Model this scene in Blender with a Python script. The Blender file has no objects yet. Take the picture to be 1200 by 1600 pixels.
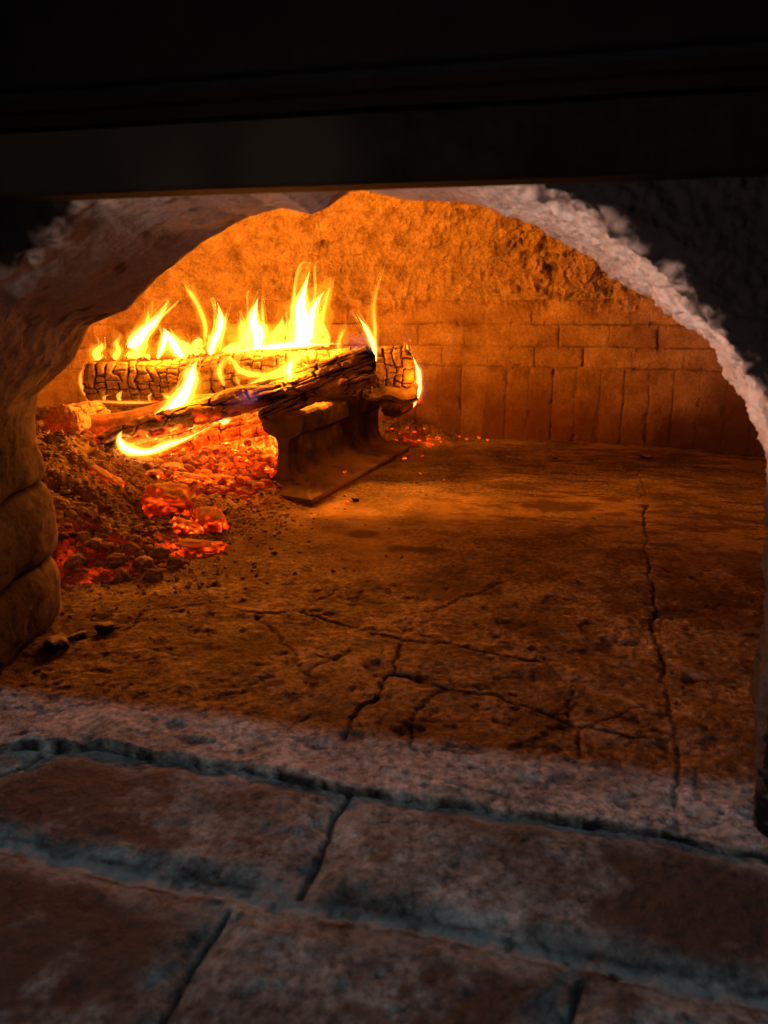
import bpy, math, random
import numpy as np
from mathutils import Vector

# ------------------------------------------------------------------ camera, world, lamps, exposure
S = bpy.context.scene
col = S.collection
F_PX, CAM_H, PITCH = 1202.0, 0.30, math.radians(14.9)

cam_d = bpy.data.cameras.new("camera")
cam_d.sensor_fit = 'VERTICAL'
cam_d.sensor_height = 36.0
cam_d.lens = 36.0 * F_PX / 1600.0
cam_d.clip_start = 0.02
cam_d.clip_end = 60
cam_d.dof.use_dof = True
cam_d.dof.focus_distance = 1.25
cam_d.dof.aperture_fstop = 14
cam = bpy.data.objects.new("camera", cam_d)
col.objects.link(cam)
cam.location = (0, 0, CAM_H)
cam.rotation_euler = (math.radians(90) - PITCH, 0, 0)
S.camera = cam

w = bpy.data.worlds.new("World")
S.world = w
w.use_nodes = True
w.node_tree.nodes["Background"].inputs[0].default_value = (0.62, 0.50, 0.46, 1)
w.node_tree.nodes["Background"].inputs[1].default_value = 0.034

S.view_settings.view_transform = 'Standard'
S.view_settings.look = 'None'
S.view_settings.exposure = 0.0
S.view_settings.gamma = 1.0
S.cycles.use_denoising = True
S.cycles.transparent_max_bounces = 64
S.cycles.max_bounces = 6
S.cycles.volume_bounces = 0
S.cycles.sample_clamp_indirect = 4.0
S.cycles.sample_clamp_direct = 0.0
S.cycles.use_adaptive_sampling = True
S.cycles.adaptive_threshold = 0.01

# oven frame: origin at the front edge of the hearth, A along the mouth, B into the oven
A = np.array([.974, -.225, 0.]); A /= np.linalg.norm(A)
B = np.array([.225, .974, 0.]); B /= np.linalg.norm(B)
Y0 = 0.429
def OW(x, y, z):
    x = np.asarray(x, float); y = np.asarray(y, float); z = np.asarray(z, float)
    x, y, z = np.broadcast_arrays(x, y, z)
    return x[..., None] * A + (y[..., None] + Y0) * B + z[..., None] * np.array([0, 0, 1.])
def ray(px, py):
    u = (px - 600) / F_PX; v = (800 - py) / F_PX
    return np.array([u, math.cos(PITCH) + v * math.sin(PITCH), -math.sin(PITCH) + v * math.cos(PITCH)])
def at(px, py, Y):                    # survey point at distance Y in front of the camera
    d = ray(px, py); return np.array([0, 0, CAM_H]) + d * (Y / d[1])
def gr(px, py, z=0.0):                # survey point on a level surface
    d = ray(px, py); return np.array([0, 0, CAM_H]) + d * ((z - CAM_H) / d[2])
def to_oven(P):
    return np.array([P @ A, P @ B - Y0])

def lamp(name, kind, loc, energy, color, size, aim=None, size_y=None):
    d = bpy.data.lights.new(name, kind)
    d.energy = energy; d.color = color
    if kind == 'AREA':
        d.size = size
        if size_y: d.shape = 'RECTANGLE'; d.size_y = size_y
    else:
        d.shadow_soft_size = size
    o = bpy.data.objects.new(name, d); col.objects.link(o); o.location = tuple(loc)
    if aim is not None:
        o.rotation_euler = (Vector(aim) - Vector(loc)).to_track_quat('-Z', 'Y').to_euler()
    return o
FIRE = (1.0, 0.222, 0.007)
# light of the flames, each lamp inside a flame
lamp("flame_light", 'POINT', at(480, 505, 1.40), 9.6, FIRE, 0.012)
lamp("flame_light", 'POINT', at(405, 515, 1.41), 5.2, FIRE, 0.008)
lamp("flame_light", 'POINT', at(240, 522, 1.38), 4.8, FIRE, 0.006)
lamp("flame_light", 'POINT', at(293, 600, 1.22), 1.1, FIRE, 0.008)
lamp("flame_light", 'POINT', at(443, 573, 1.25), 1.9, FIRE, 0.004)
lamp("flame_light", 'POINT', at(653, 590, 1.38), 0.5, FIRE, 0.003)
# room light over the working ledge, cool
lamp("room_and_fill_light", 'AREA', OW(-.15, -.46, 1.75), 10.0, (.64, .85, 1.0), 0.07, aim=OW(-.15, 0, 0))
rim = lamp("room_and_fill_light", 'AREA', OW(-.52, -.66, .09), 0.85, (1.0, .62, .50), 0.16, aim=OW(.06, .08, .315))  # low unseen fill lamp, added to brighten the right arch edge
rim.data.spread = math.radians(50)

# ------------------------------------------------------------------ noise (numpy)
def _h(ix, iy, iz, seed):
    n = (ix.astype(np.int64) * 73856093) ^ (iy.astype(np.int64) * 19349663) ^ (iz.astype(np.int64) * 83492791) ^ (seed * 2654435761)
    n = n & 0xffffffff
    n = ((n ^ (n >> 15)) * 2246822519) & 0xffffffff
    n = ((n ^ (n >> 13)) * 3266489917) & 0xffffffff
    return ((n ^ (n >> 16)) & 0xffffff) / float(0xffffff)
def vnoise(P, scale, seed=0):
    q = P * scale
    i = np.floor(q).astype(np.int64); f = q - i
    f = f * f * f * (f * (f * 6 - 15) + 10)
    r = 0
    for dx in (0, 1):
        wx = f[..., 0] if dx else 1 - f[..., 0]
        for dy in (0, 1):
            wy = f[..., 1] if dy else 1 - f[..., 1]
            for dz in (0, 1):
                wz = f[..., 2] if dz else 1 - f[..., 2]
                r = r + wx * wy * wz * _h(i[..., 0] + dx, i[..., 1] + dy, i[..., 2] + dz, seed)
    return r * 2 - 1
def fbm(P, scale, octv=4, gain=.5, seed=0):
    s = 0; a = 1; t = 0
    for k in range(octv):
        s = s + a * vnoise(P + 3.7 * k, scale * 2.03 ** k, seed + k * 17); t += a; a *= gain
    return s / t * 1.35
def worley(u, v, seed=0, jit=.8):     # F1, F2, cell random
    iu = np.floor(u).astype(np.int64); iv = np.floor(v).astype(np.int64)
    f1 = np.full(u.shape, 9.); f2 = np.full(u.shape, 9.); cid = np.zeros(u.shape)
    z = np.zeros_like(iu)
    for du in (-1, 0, 1):
        for dv in (-1, 0, 1):
            cu, cv = iu + du, iv + dv
            x = cu + .5 + jit * (_h(cu, cv, z, seed) - .5); y = cv + .5 + jit * (_h(cu, cv, z + 7, seed) - .5)
            d = np.hypot(u - x, v - y)
            c = d < f1
            f2 = np.where(c, f1, np.minimum(f2, d)); cid = np.where(c, _h(cu, cv, z + 13, seed), cid); f1 = np.where(c, d, f1)
    return f1, f2, cid
def sm(a, b, x):
    t = np.clip((x - a) / (b - a), 0, 1); return t * t * (3 - 2 * t)
def z3(P2, z=0.):
    return np.stack([P2[..., 0], P2[..., 1], np.full(P2.shape[:-1], z)], -1)
def poly_dist(X, Y, pts):
    d = np.full(X.shape, 9.)
    for (x0, y0), (x1, y1) in zip(pts[:-1], pts[1:]):
        dx, dy = x1 - x0, y1 - y0
        t = np.clip(((X - x0) * dx + (Y - y0) * dy) / (dx * dx + dy * dy + 1e-12), 0, 1)
        d = np.minimum(d, np.hypot(X - x0 - t * dx, Y - y0 - t * dy))
    return d

# ------------------------------------------------------------------ objects
def props(o, label=None, cat=None, group=None, kind=None):
    if label: o['label'] = label
    if cat: o['category'] = cat
    if group: o['group'] = group
    if kind: o['kind'] = kind
    return o
def empty(name, loc=(0, 0, 0)):
    o = bpy.data.objects.new(name, None); o.empty_display_size = .02
    col.objects.link(o); o.location = tuple(loc); return o
def mesh_obj(name, V, Fc, mat, parent=None, attrs=None, origin=None, smooth=True):
    V = np.asarray(V, float).reshape(-1, 3)
    if origin is None:
        origin = np.array([0, 0, 0.]) if parent is not None else np.array([V[:, 0].mean(), V[:, 1].mean(), V[:, 2].min()])
    base = np.array(parent.location) if parent is not None else np.zeros(3)
    if parent is not None and parent.parent is not None: base = base + np.array(parent.parent.location)
    m = bpy.data.meshes.new(name)
    Fc = np.asarray(Fc, np.int32)
    k = Fc.shape[1]
    m.vertices.add(len(V)); m.vertices.foreach_set('co', (V - origin - base).ravel())
    m.loops.add(Fc.size); m.loops.foreach_set('vertex_index', Fc.ravel())
    m.polygons.add(len(Fc)); m.polygons.foreach_set('loop_start', np.arange(0, Fc.size, k, dtype=np.int32))
    m.polygons.foreach_set('loop_total', np.full(len(Fc), k, np.int32))
    m.update(calc_edges=True); m.validate()
    for n, a in (attrs or {}).items():
        at_ = m.attributes.new(n, 'FLOAT', 'POINT'); at_.data.foreach_set('value', np.asarray(a, np.float32).ravel())
    if smooth: m.polygons.foreach_set('use_smooth', np.ones(len(Fc), bool))
    m.materials.append(mat)
    o = bpy.data.objects.new(name, m); col.objects.link(o)
    if parent is not None: o.parent = parent
    o.location = tuple(origin)
    return o
def grid_faces(n, m, cu=False, cv=False):
    i = np.arange(n if cu else n - 1); j = np.arange(m if cv else m - 1)
    I, J = np.meshgrid(i, j, indexing='ij')
    I2 = (I + 1) % n; J2 = (J + 1) % m
    return np.stack([I * m + J, I2 * m + J, I2 * m + J2, I * m + J2], -1).reshape(-1, 4)

# ------------------------------------------------------------------ materials
def make_mat(name, ramp, scale=12, detail=8, rough=.9, crack=(.01, .008, .006), soot=(.012, .011, .012), ash=(.33, .28, .23),
             fine=.35, fine_scale=180, bump=.5, bump_scale=260, bump_dist=.002, spec=.25, glow=0.0, rough_var=0, metallic=0, stretch=None):
    m = bpy.data.materials.new(name); m.use_nodes = True
    nt = m.node_tree; N = nt.nodes; L = nt.links; N.clear()
    out = N.new('ShaderNodeOutputMaterial'); bs = N.new('ShaderNodeBsdfPrincipled')
    L.new(bs.outputs[0], out.inputs[0])
    tc = N.new('ShaderNodeTexCoord'); vec = tc.outputs['Object']
    if stretch:
        mp = N.new('ShaderNodeMapping'); mp.inputs['Scale'].default_value = stretch; L.new(vec, mp.inputs[0]); vec = mp.outputs[0]
    def noise(s, d=6, r=.6):
        n = N.new('ShaderNodeTexNoise'); n.inputs['Scale'].default_value = s; n.inputs['Detail'].default_value = d
        n.inputs['Roughness'].default_value = r; L.new(vec, n.inputs['Vector']); return n.outputs['Fac']
    cr = N.new('ShaderNodeValToRGB'); e = cr.color_ramp.elements
    while len(e) > 1: e.remove(e[0])
    e[0].position = ramp[0][0]; e[0].color = (*ramp[0][1], 1)
    for p, c in ramp[1:]:
        k = e.new(p); k.color = (*c, 1)
    L.new(noise(scale, detail), cr.inputs[0]); c = cr.outputs[0]
    def mix(fac, a, b, mode='MIX'):
        x = N.new('ShaderNodeMix'); x.data_type = 'RGBA'; x.blend_type = mode
        for s, i in ((fac, 0), (a, 6), (b, 7)):
            if hasattr(s, 'links'): L.new(s, x.inputs[i])
            elif i == 0: x.inputs[0].default_value = s
            else: x.inputs[i].default_value = (*s, 1)
        return x.outputs[2]
    fr = N.new('ShaderNodeMapRange'); fr.inputs[1].default_value = .3; fr.inputs[2].default_value = .7
    fr.inputs[3].default_value = 1 - fine; fr.inputs[4].default_value = 1 + fine
    L.new(noise(fine_scale, 5, .7), fr.inputs[0])
    v3 = N.new('ShaderNodeCombineXYZ')
    for i in range(3): L.new(fr.outputs[0], v3.inputs[i])
    c = mix(1.0, c, v3.outputs[0], 'MULTIPLY')
    def attr(n):
        a = N.new('ShaderNodeAttribute'); a.attribute_name = n; return a.outputs['Fac']
    c = mix(attr('ash'), c, ash); c = mix(attr('soot'), c, soot); c = mix(attr('crack'), c, crack)
    L.new(c, bs.inputs['Base Color'])
    bs.inputs['Roughness'].default_value = rough; bs.inputs['Specular IOR Level'].default_value = spec; bs.inputs['Metallic'].default_value = metallic
    if bump:
        b = N.new('ShaderNodeBump'); b.inputs['Strength'].default_value = bump; b.inputs['Distance'].default_value = bump_dist
        L.new(noise(bump_scale, 6, .7), b.inputs['Height']); L.new(b.outputs[0], bs.inputs['Normal'])
    if glow:
        g = N.new('ShaderNodeValToRGB'); e = g.color_ramp.elements
        e[0].position = 0; e[0].color = (0, 0, 0, 1); e[1].position = 1; e[1].color = (1, .62, .12, 1)
        for p, q in ((.2, (.10, .002, 0)), (.45, (.5, .03, .001)), (.65, (.8, .10, .003)), (.85, (1, .33, .02))):
            k = e.new(p); k.color = (*q, 1)
        gm = N.new('ShaderNodeMapRange'); gm.inputs[1].default_value = .36; gm.inputs[2].default_value = .64; gm.inputs[3].default_value = .40; gm.inputs[4].default_value = 1.2
        L.new(noise(75, 6, .7), gm.inputs[0]); mm = N.new('ShaderNodeMath'); mm.operation = 'MULTIPLY'
        L.new(attr('glow'), mm.inputs[0]); L.new(gm.outputs[0], mm.inputs[1]); L.new(mm.outputs[0], g.inputs[0]); L.new(g.outputs[0], bs.inputs['Emission Color']); bs.inputs['Emission Strength'].default_value = glow
    return m
def flame_mat(name, color, strength):
    m = bpy.data.materials.new(name); m.use_nodes = True
    nt = m.node_tree; nt.nodes.clear()
    out = nt.nodes.new('ShaderNodeOutputMaterial'); e = nt.nodes.new('ShaderNodeEmission')
    e.inputs[0].default_value = (*color, 1); e.inputs[1].default_value = strength
    nt.links.new(e.outputs[0], out.inputs['Volume'])
    return m

M_hearth = make_mat('hearth_stone', [(.25, (.06, .038, .03)), (.42, (.165, .13, .11)), (.55, (.26, .212, .188)), (.75, (.36, .335, .32))],
                    scale=11, fine=.9, fine_scale=150, bump=1.0, bump_scale=120, bump_dist=.008, soot=(.055, .022, .015), ash=(.42, .31, .20), rough=.85)
M_apron = make_mat('worn_brick', [(.28, (.030, .029, .027)), (.42, (.066, .067, .065)), (.54, (.115, .118, .114)), (.68, (.20, .21, .20))],
                  scale=17, fine=.85, fine_scale=170, bump=1.0, bump_scale=150, bump_dist=.006, soot=(.034, .021, .018), ash=(.185, .19, .18), crack=(.006, .006, .006), rough=.75, spec=.15)
M_wall = make_mat('fire_brick', [(.3, (.16, .10, .06)), (.5, (.30, .21, .14)), (.7, (.42, .32, .23))],
                  scale=18, fine=.35, fine_scale=200, bump=.5, bump_scale=260, bump_dist=.002, crack=(.04, .02, .012), soot=(.10, .045, .027), rough=.95)
M_vault = make_mat('rough_render', [(.3, (.24, .17, .11)), (.5, (.42, .32, .22)), (.7, (.55, .44, .32))],
                   scale=26, fine=.4, fine_scale=200, bump=1, bump_scale=190, bump_dist=.007, crack=(.05, .03, .015), soot=(.06, .035, .02), rough=1)
M_arch = make_mat('arch_clay', [(.3, (.26, .205, .175)), (.5, (.40, .325, .28)), (.7, (.50, .43, .38))],
                  scale=14, fine=.3, fine_scale=220, bump=.7, bump_scale=280, bump_dist=.002, ash=(.58, .53, .49), soot=(.006, .006, .008), crack=(.02, .015, .012), rough=1, spec=.05)
M_steel = make_mat('black_steel', [(.35, (.0008, .0005, .0007)), (.6, (.002, .0013, .0017))], scale=18, fine=.3, fine_scale=120, bump=.2, bump_scale=200, bump_dist=.001, rough=.8, spec=.02)
M_bar = make_mat('lintel_steel', [(.35, (.0008, .0008, .0007)), (.6, (.002, .002, .0016))], scale=14, fine=.3, fine_scale=120, bump=.2, bump_scale=200, bump_dist=.001, rough=.9, spec=.015, ash=(.006, .0055, .0045))
M_rail = make_mat('burnt_rail_steel', [(.35, (.035, .022, .016)), (.5, (.085, .055, .038)), (.68, (.20, .13, .085))], scale=24, fine=.4, fine_scale=260,
                  bump=.8, bump_scale=240, bump_dist=.002, ash=(.34, .25, .16), soot=(.03, .02, .015), rough=.8)
M_char = make_mat('charred_wood', [(.3, (.07, .045, .028)), (.5, (.15, .10, .06)), (.7, (.25, .175, .11))], scale=34, fine=.35, fine_scale=300,
                  bump=.7, bump_scale=360, bump_dist=.0015, crack=(.006, .004, .003), ash=(.40, .30, .20), soot=(.012, .009, .008), rough=.9, glow=2.4)
M_bark = make_mat('burnt_bark', [(.3, (.18, .12, .08)), (.5, (.34, .24, .16)), (.7, (.48, .37, .27))], scale=26, fine=.4, fine_scale=280,
                  bump=.8, bump_scale=320, bump_dist=.002, crack=(.006, .004, .003), ash=(.38, .29, .22), soot=(.012, .009, .008), rough=.9, glow=2.4)
M_ash = make_mat('wood_ash', [(.3, (.10, .075, .055)), (.5, (.22, .17, .125)), (.7, (.36, .29, .22))], scale=26, fine=.4, fine_scale=330,
                 bump=.8, bump_scale=420, bump_dist=.002, crack=(.02, .014, .01), soot=(.035, .026, .022), ash=(.40, .32, .24), rough=1, spec=.05, glow=2.2)
M_ember = make_mat('ember', [(.3, (.06, .03, .02)), (.6, (.2, .12, .08))], scale=60, fine=.4, fine_scale=400, bump=.6, bump_scale=420, bump_dist=.001,
                   rough=1, spec=.05, glow=2.6)
M_coal = make_mat('charcoal', [(.3, (.008, .007, .006)), (.7, (.04, .03, .025))], scale=60, bump=.6, bump_scale=400, bump_dist=.001, rough=.8)
M_outer = flame_mat('flame_mantle', (1.0, .20, .008), 24)
M_mid = flame_mat('flame_body', (1.0, .40, .035), 380)
M_body = flame_mat('flame_sheath', (1.0, .29, .01), 80)
M_core = flame_mat('flame_core', (1.0, .52, .13), 1700)
M_wisp = flame_mat('flame_wisp', (1.0, .30, .01), 30)
M_blue = flame_mat('flame_blue_root', (.35, .25, .8), 3)

# ------------------------------------------------------------------ hearth floor and ledge
def g2(pts):
    return [tuple(to_oven(gr(*p))) for p in pts]
J1 = g2([(-120, 1185), (30, 1160), (150, 1163), (250, 1177), (400, 1200), (530, 1225), (700, 1247), (920, 1278), (1060, 1300), (1250, 1345)])
J2 = g2([(-120, 1295), (0, 1318), (150, 1345), (350, 1388), (480, 1418), (620, 1432), (800, 1470), (1000, 1508), (1250, 1560)])
J1x = np.array([p[0] for p in J1]); J1y = np.array([p[1] for p in J1])
CS = (1, 1, .9, .75, .5, .3, .5)
cracks = [g2(c) for c in (
    [(190, 985), (230, 955), (330, 945), (400, 960), (470, 955), (545, 978), (620, 1000), (700, 1006), (760, 1018), (860, 1030)],
    [(625, 1000), (612, 1055), (580, 1095), (548, 1150)],
    [(615, 1058), (700, 1075), (770, 1080), (830, 1100), (900, 1128), (1000, 1150), (1060, 1152)],
    [(1000, 735), (1008, 800), (1012, 880), (1020, 960), (1040, 1050), (1050, 1150), (1062, 1300)],
    [(1010, 1035), (1090, 1060), (1200, 1075)],
    [(380, 700), (600, 790)],
    [(390, 960), (440, 1000), (480, 1060)],
)]
fine_cracks = [g2(c) for c in (
    [(700, 1006), (690, 1040), (715, 1075)], [(470, 955), (500, 930), (590, 900)], [(330, 945), (300, 1000), (250, 1050), (180, 1090)],
    [(470, 1080), (500, 1040), (560, 1010)], [(620, 1000), (650, 960), (740, 930), (800, 905)], [(860, 1030), (900, 1080), (880, 1120)],
    [(640, 1160), (650, 1110), (690, 1080)], [(740, 845), (800, 870), (900, 880)], [(910, 1180), (915, 1130), (1000, 1100)])]
def floor_z(X, Y):
    Q = z3(np.stack([X, Y], -1))
    wx = X + .006 * fbm(Q, 35, 3, seed=3); wy = Y + .006 * fbm(Q, 35, 3, seed=4)
    mod = .55 + .45 * fbm(Q, 22, 2, seed=31)
    main = np.zeros(X.shape)
    for c, cs_ in zip(cracks, CS):
        d = poly_dist(wx, wy, c); main = np.maximum(main, cs_ * (1 - sm(.0003, .0026, d)) * np.clip(mod + .15, .12, 1))
    for c in fine_cracks:
        d = poly_dist(wx, wy, c); main = np.maximum(main, .8 * (1 - sm(.0003, .0018, d)) * np.clip(mod, .1, 1))
    f1, f2, cid = worley(wx * 26 + .5 * fbm(Q, 18, 2, seed=5), wy * 22, seed=9, jit=.9)
    web = (1 - sm(.004, .05, f2 - f1)) * sm(-.25, .4, fbm(Q, 7, 2, seed=12)) * .55 * sm(.75, .4, Y)
    ashy = sm(.35, .62, Y - .25 * X) * sm(.75, .35, X)          # dusty near the fire
    web *= 1 - .85 * ashy
    pit = sm(.42, .75, fbm(Q, 60, 3, seed=21)) * (1 - .7 * ashy)
    z = (.003 * fbm(Q, 6, 3, seed=1) + (.0021 - .0009 * ashy) * fbm(Q, 50, 4, .65, seed=2) + .0016 * (1 - ashy) * fbm(Q * np.array([.7, 1.5, 1]), 24, 3, seed=6)) - .004 * main - .0012 * web - .0016 * pit
    far = sm(.35, .7, Y)
    flake = fbm(np.stack([X * 14, Y * 34, X * 0], -1), 1.6, 4, .62, seed=40)
    soot = .8 * sm(.05, .35, flake) * sm(-.25, .2, X + .2) * (.45 + .55 * far) * .9
    soot = np.maximum(soot, .75 * sm(.05, .5, fbm(Q, 11, 5, .62, seed=44)) * (1 - .6 * ashy))
    soot = np.maximum(soot, .6 * sm(-.1, .45, fbm(Q, 48, 5, .7, seed=46)) * (1 - .5 * ashy))
    for (px, py, rx, ry) in ((835, 1125, .035, .022), (560, 835, .035, .03), (655, 860, .05, .02), (1010, 718, .03, .02), (1070, 960, .05, .025), (150, 990, .03, .012), (90, 1010, .02, .012), (800, 760, .06, .03), (870, 790, .07, .04)):
        c = to_oven(gr(px, py)); r = np.hypot((X - c[0]) / rx, (Y - c[1]) / ry) + .35 * fbm(Q, 40, 3, seed=50)
        soot = np.maximum(soot, .85 * (1 - sm(.5, 1.1, r)))
    ash = ashy * sm(-.5, .4, fbm(Q, 9, 4, seed=52)) * .8
    return z, np.clip(main * 1.1 + web * .7 + pit * .45, 0, 1), np.clip(soot, 0, 1), ash
xs = np.concatenate([np.arange(-1.25, -.62, .01), np.arange(-.62, .62, .0019), np.arange(.62, .95, .008)])
ys = [0.0]
while ys[-1] < 1.5: ys.append(ys[-1] + .0011 + .0018 * min(1, max(0, ys[-1])))
ys = np.array(ys)
X, T = np.meshgrid(xs, ys, indexing='ij')
def j1n(x): return np.interp(x, J1x, J1y) + .0030 * fbm(np.stack([x, 0 * x, 0 * x], -1), 45, 4, .6, seed=301)
e0 = j1n(X)
Yg = e0 + (1.5 - e0) * (T / 1.5)
z, ck, so, ash = floor_z(X, Yg)
edge = 1 - sm(0, .0022, Yg - e0 + .0015 * fbm(z3(np.stack([X, Yg], -1)), 90, 2, seed=7))
z = z - .0025 * edge
so = so * sm(.0, .06, Yg - .02)
z[:, 0] = -.03
hf = mesh_obj('hearth_floor', OW(X, Yg, z), grid_faces(*X.shape), M_hearth, attrs={'crack': np.clip(ck + .9 * edge, 0, 1), 'soot': so, 'ash': ash}, origin=np.zeros(3))
props(hf, 'cracked and sooty stone hearth floor inside the oven', 'hearth floor', kind='structure')

xs = np.concatenate([np.arange(-.9, -.42, .008), np.arange(-.42, .34, .0013), np.arange(.34, .9, .008)])
tt = np.linspace(0, 1, 330)
X, T = np.meshgrid(xs, tt, indexing='ij')
e1 = j1n(X)
Yg = -.42 + (e1 + .42) * (1 - (1 - T) ** 1.35)
Q = z3(np.stack([X, Yg], -1))
wx = X + .004 * fbm(Q, 30, 3, seed=3); wy = Yg + .004 * fbm(Q, 30, 3, seed=4)
j2 = poly_dist(wx, wy, J2)
J3 = [(x, y - .125) for x, y in J2]
j3 = poly_dist(wx, wy, J3)
vj = [g2(c) for c in ([(545, 1232), (520, 1285), (495, 1335), (465, 1395)], [(352, 1412), (325, 1460), (290, 1530), (250, 1610)], [(62, 1168), (30, 1190), (-30, 1215)],
                      [(900, 1520), (880, 1600), (860, 1700)])]
vd = np.full(X.shape, 9.)
for c in vj: vd = np.minimum(vd, poly_dist(wx, wy, c))
mort = 1 - sm(.0015, .0055, j2 + .0016 * fbm(Q, 120, 3, seed=8))
mort = np.maximum(mort, 1 - sm(.004, .008, j3))
thin = (1 - sm(.0004, .0028, vd)) * (1 - mort)
front = 1 - sm(0, .0022, e1 - Yg)
near = np.minimum(np.minimum(j2, j3), np.minimum(vd, e1 - Yg))
chip = sm(.25, .6, fbm(Q, 45, 3, seed=15)) * (1 - sm(.004, .02, near))
z = .003 * fbm(Q, 9, 3, seed=61) + .0013 * fbm(Q, 80, 4, .65, seed=62) - .0010 * mort - .003 * thin - .0025 * front - .002 * chip - .004 * (1 - sm(.002, .02, near))
worn = np.clip(sm(.004, .030, near + .008 * fbm(Q, 30, 3, seed=69)), 0, 1)
red = worn * sm(-.22, .12, fbm(Q, 15, 5, .6, seed=64)) * .95
ashy = np.clip(mort * (.75 + .3 * fbm(Q, 90, 3, seed=65)) + .35 * (1 - worn) * sm(-.2, .4, fbm(Q, 50, 4, seed=66)), 0, 1)
z = z + .0012 * mort * fbm(Q, 170, 3, .65, seed=95)
z[:, -1] = -.03
side_ = np.exp(-((j2 - .0062) / .0016) ** 2) * np.clip(.5 + fbm(Q, 60, 3, seed=70), 0, 1)
ck = np.clip(thin * .9 + .7 * side_ + front * .9 + mort * sm(.35, .7, fbm(Q, 100, 3, seed=67)) * .6 + .5 * sm(.5, .75, fbm(Q, 110, 3, seed=68)), 0, 1)
ap = mesh_obj('brick_ledge', OW(X, Yg, z), grid_faces(*X.shape), M_apron, attrs={'crack': ck, 'soot': red, 'ash': ashy}, origin=np.zeros(3))
props(ap, 'worn brown brick ledge with grey mortar joints in front of the oven mouth', 'brick ledge', kind='structure')

# ------------------------------------------------------------------ the oven
oven = empty('brick_oven', OW(-.165, .8, 0))
props(oven, 'domed brick oven with sooty arched mouth and fire inside', 'oven')
# mouth profiles (x', z): inner plane y'=.2 and outer plane y'=0
back = np.array([(-.474, -.02), (-.474, .0), (-.466, .077), (-.466, .134), (-.480, .183), (-.468, .226), (-.425, .255), (-.405, .284), (-.367, .295), (-.337, .321), (-.294, .349),
                 (-.253, .368), (-.225, .374), (-.200, .3685), (-.188, .373), (-.166, .388), (-.125, .381), (-.085, .376), (-.045, .364), (.003, .342), (.052, .312), (.091, .284), (.107, .272),
                 (.126, .249), (.144, .225), (.155, .196), (.163, .15), (.167, .1), (.167, .0), (.167, -.02)])
frnt = np.array([(-.430, -.02), (-.430, .0), (-.425, .08), (-.418, .15), (-.405, .22), (-.385, .27), (-.355, .31), (-.315, .340), (-.278, .360), (-.235, .372), (-.19, .378), (-.15, .380),
                 (-.09, .376), (-.032, .364), (.001, .350), (.034, .331), (.066, .305), (.091, .275), (.103, .255), (.113, .22), (.119, .15), (.124, .05), (.127, 0), (.127, -.02)])
def resample(P, n, key):
    # parametrise by angle about the middle of the mouth so both profiles run together
    c = np.array([-.155, .06]); 
    s = np.r_[0, np.cumsum(np.hypot(*np.diff(P, axis=0).T))]; s /= s[-1]
    t = np.linspace(0, 1, n)
    return np.stack([np.interp(t, s, P[:, 0]), np.interp(t, s, P[:, 1])], -1)
NS = 1200
pb = resample(back, NS, 0); pf = resample(frnt, NS, 0)
k = np.ones(9) / 9
pf = np.stack([np.convolve(np.pad(pf[:, i], 4, 'edge'), k, 'valid') for i in (0, 1)], -1)
# cross-section stations: (offset outwards, depth)
st = [(.75, 0), (.5, 0), (.35, 0), (.25, 0), (.2, 0)] + [(v, 0) for v in np.linspace(.16, .012, 130)]
st += [(.012 - .012 * math.sin(a), .012 - .012 * math.cos(a)) for a in np.linspace(.08, 1.57, 22)]
st += [(0, v) for v in np.linspace(.015, .178, 90)]
st += [(.022 - .022 * math.cos(a), .178 + .022 * math.sin(a)) for a in np.linspace(.1, 1.57, 14)]
st += [(v, .2) for v in (.026, .034, .045, .06, .09, .14, .22, .35, .6)]
st = np.array(st)
off = st[None, :, 0]; dep = st[None, :, 1]
W = dep / .2
PX = pf[:, 0:1] * (1 - W) + pb[:, 0:1] * W; PZ = pf[:, 1:2] * (1 - W) + pb[:, 1:2] * W
dx = PX + .155; dz = np.clip(PZ - .12, 0, None) * 1.15
ln = np.hypot(dx, dz); dx /= ln; dz /= ln
Q = OW(PX + dx * off, dep + 0 * PX, PZ + dz * off)
Qo = np.stack([PX + dx * off, dep + 0 * PX, PZ + dz * off], -1)
isface = sm(.0, .02, off + 0 * PX) * (dep < .02)
reveal = 1 - isface
right = sm(-.12, .02, PX)
left = 1 - right
dsp = (.006 * right + .0022 * left) * fbm(Qo, 16, 3, seed=71) * reveal + (.0022 * right + .0011 * left) * fbm(Qo, 75, 4, .6, seed=72)
# jamb bricks bulge between their joints
jz = PZ + .006 * fbm(Qo, 12, 2, seed=73) + .03 * (dep - .1) * 0
ph = np.abs(((jz / .0705) % 1) - .5) * 2
bul = np.sqrt(np.clip(1 - ph ** 3, 0, 1)) * sm(.0, .001, 1 - 0 * ph)
jamb = sm(.215, .17, PZ) * reveal
dsp = dsp + jamb * left * .017 * (bul - .75)
joint = jamb * left * sm(.9, .985, ph) * .9
plaster = sm(.2, .28, PZ)
streak = fbm(np.stack([Qo[..., 0] * 14, Qo[..., 1] * 8, Qo[..., 2] * 50], -1), 1, 4, seed=74)
dsp += left * plaster * reveal * .0008 * streak
rimgrain = fbm(Qo, 120, 3, .6, seed=75)
arris = np.exp(-((off + dep) / .035) ** 2)
dsp += right * (.0028 * rimgrain + .0035 * arris * fbm(Qo, 38, 3, seed=76) + .0012 * fbm(Qo, 260, 2, seed=96))
dsp += left * arris * .006 * fbm(Qo, 45, 3, seed=77)
dsp = dsp * sm(-.01, .01, PZ)

nb_ = fbm(Qo, 60, 3, seed=98)
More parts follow.
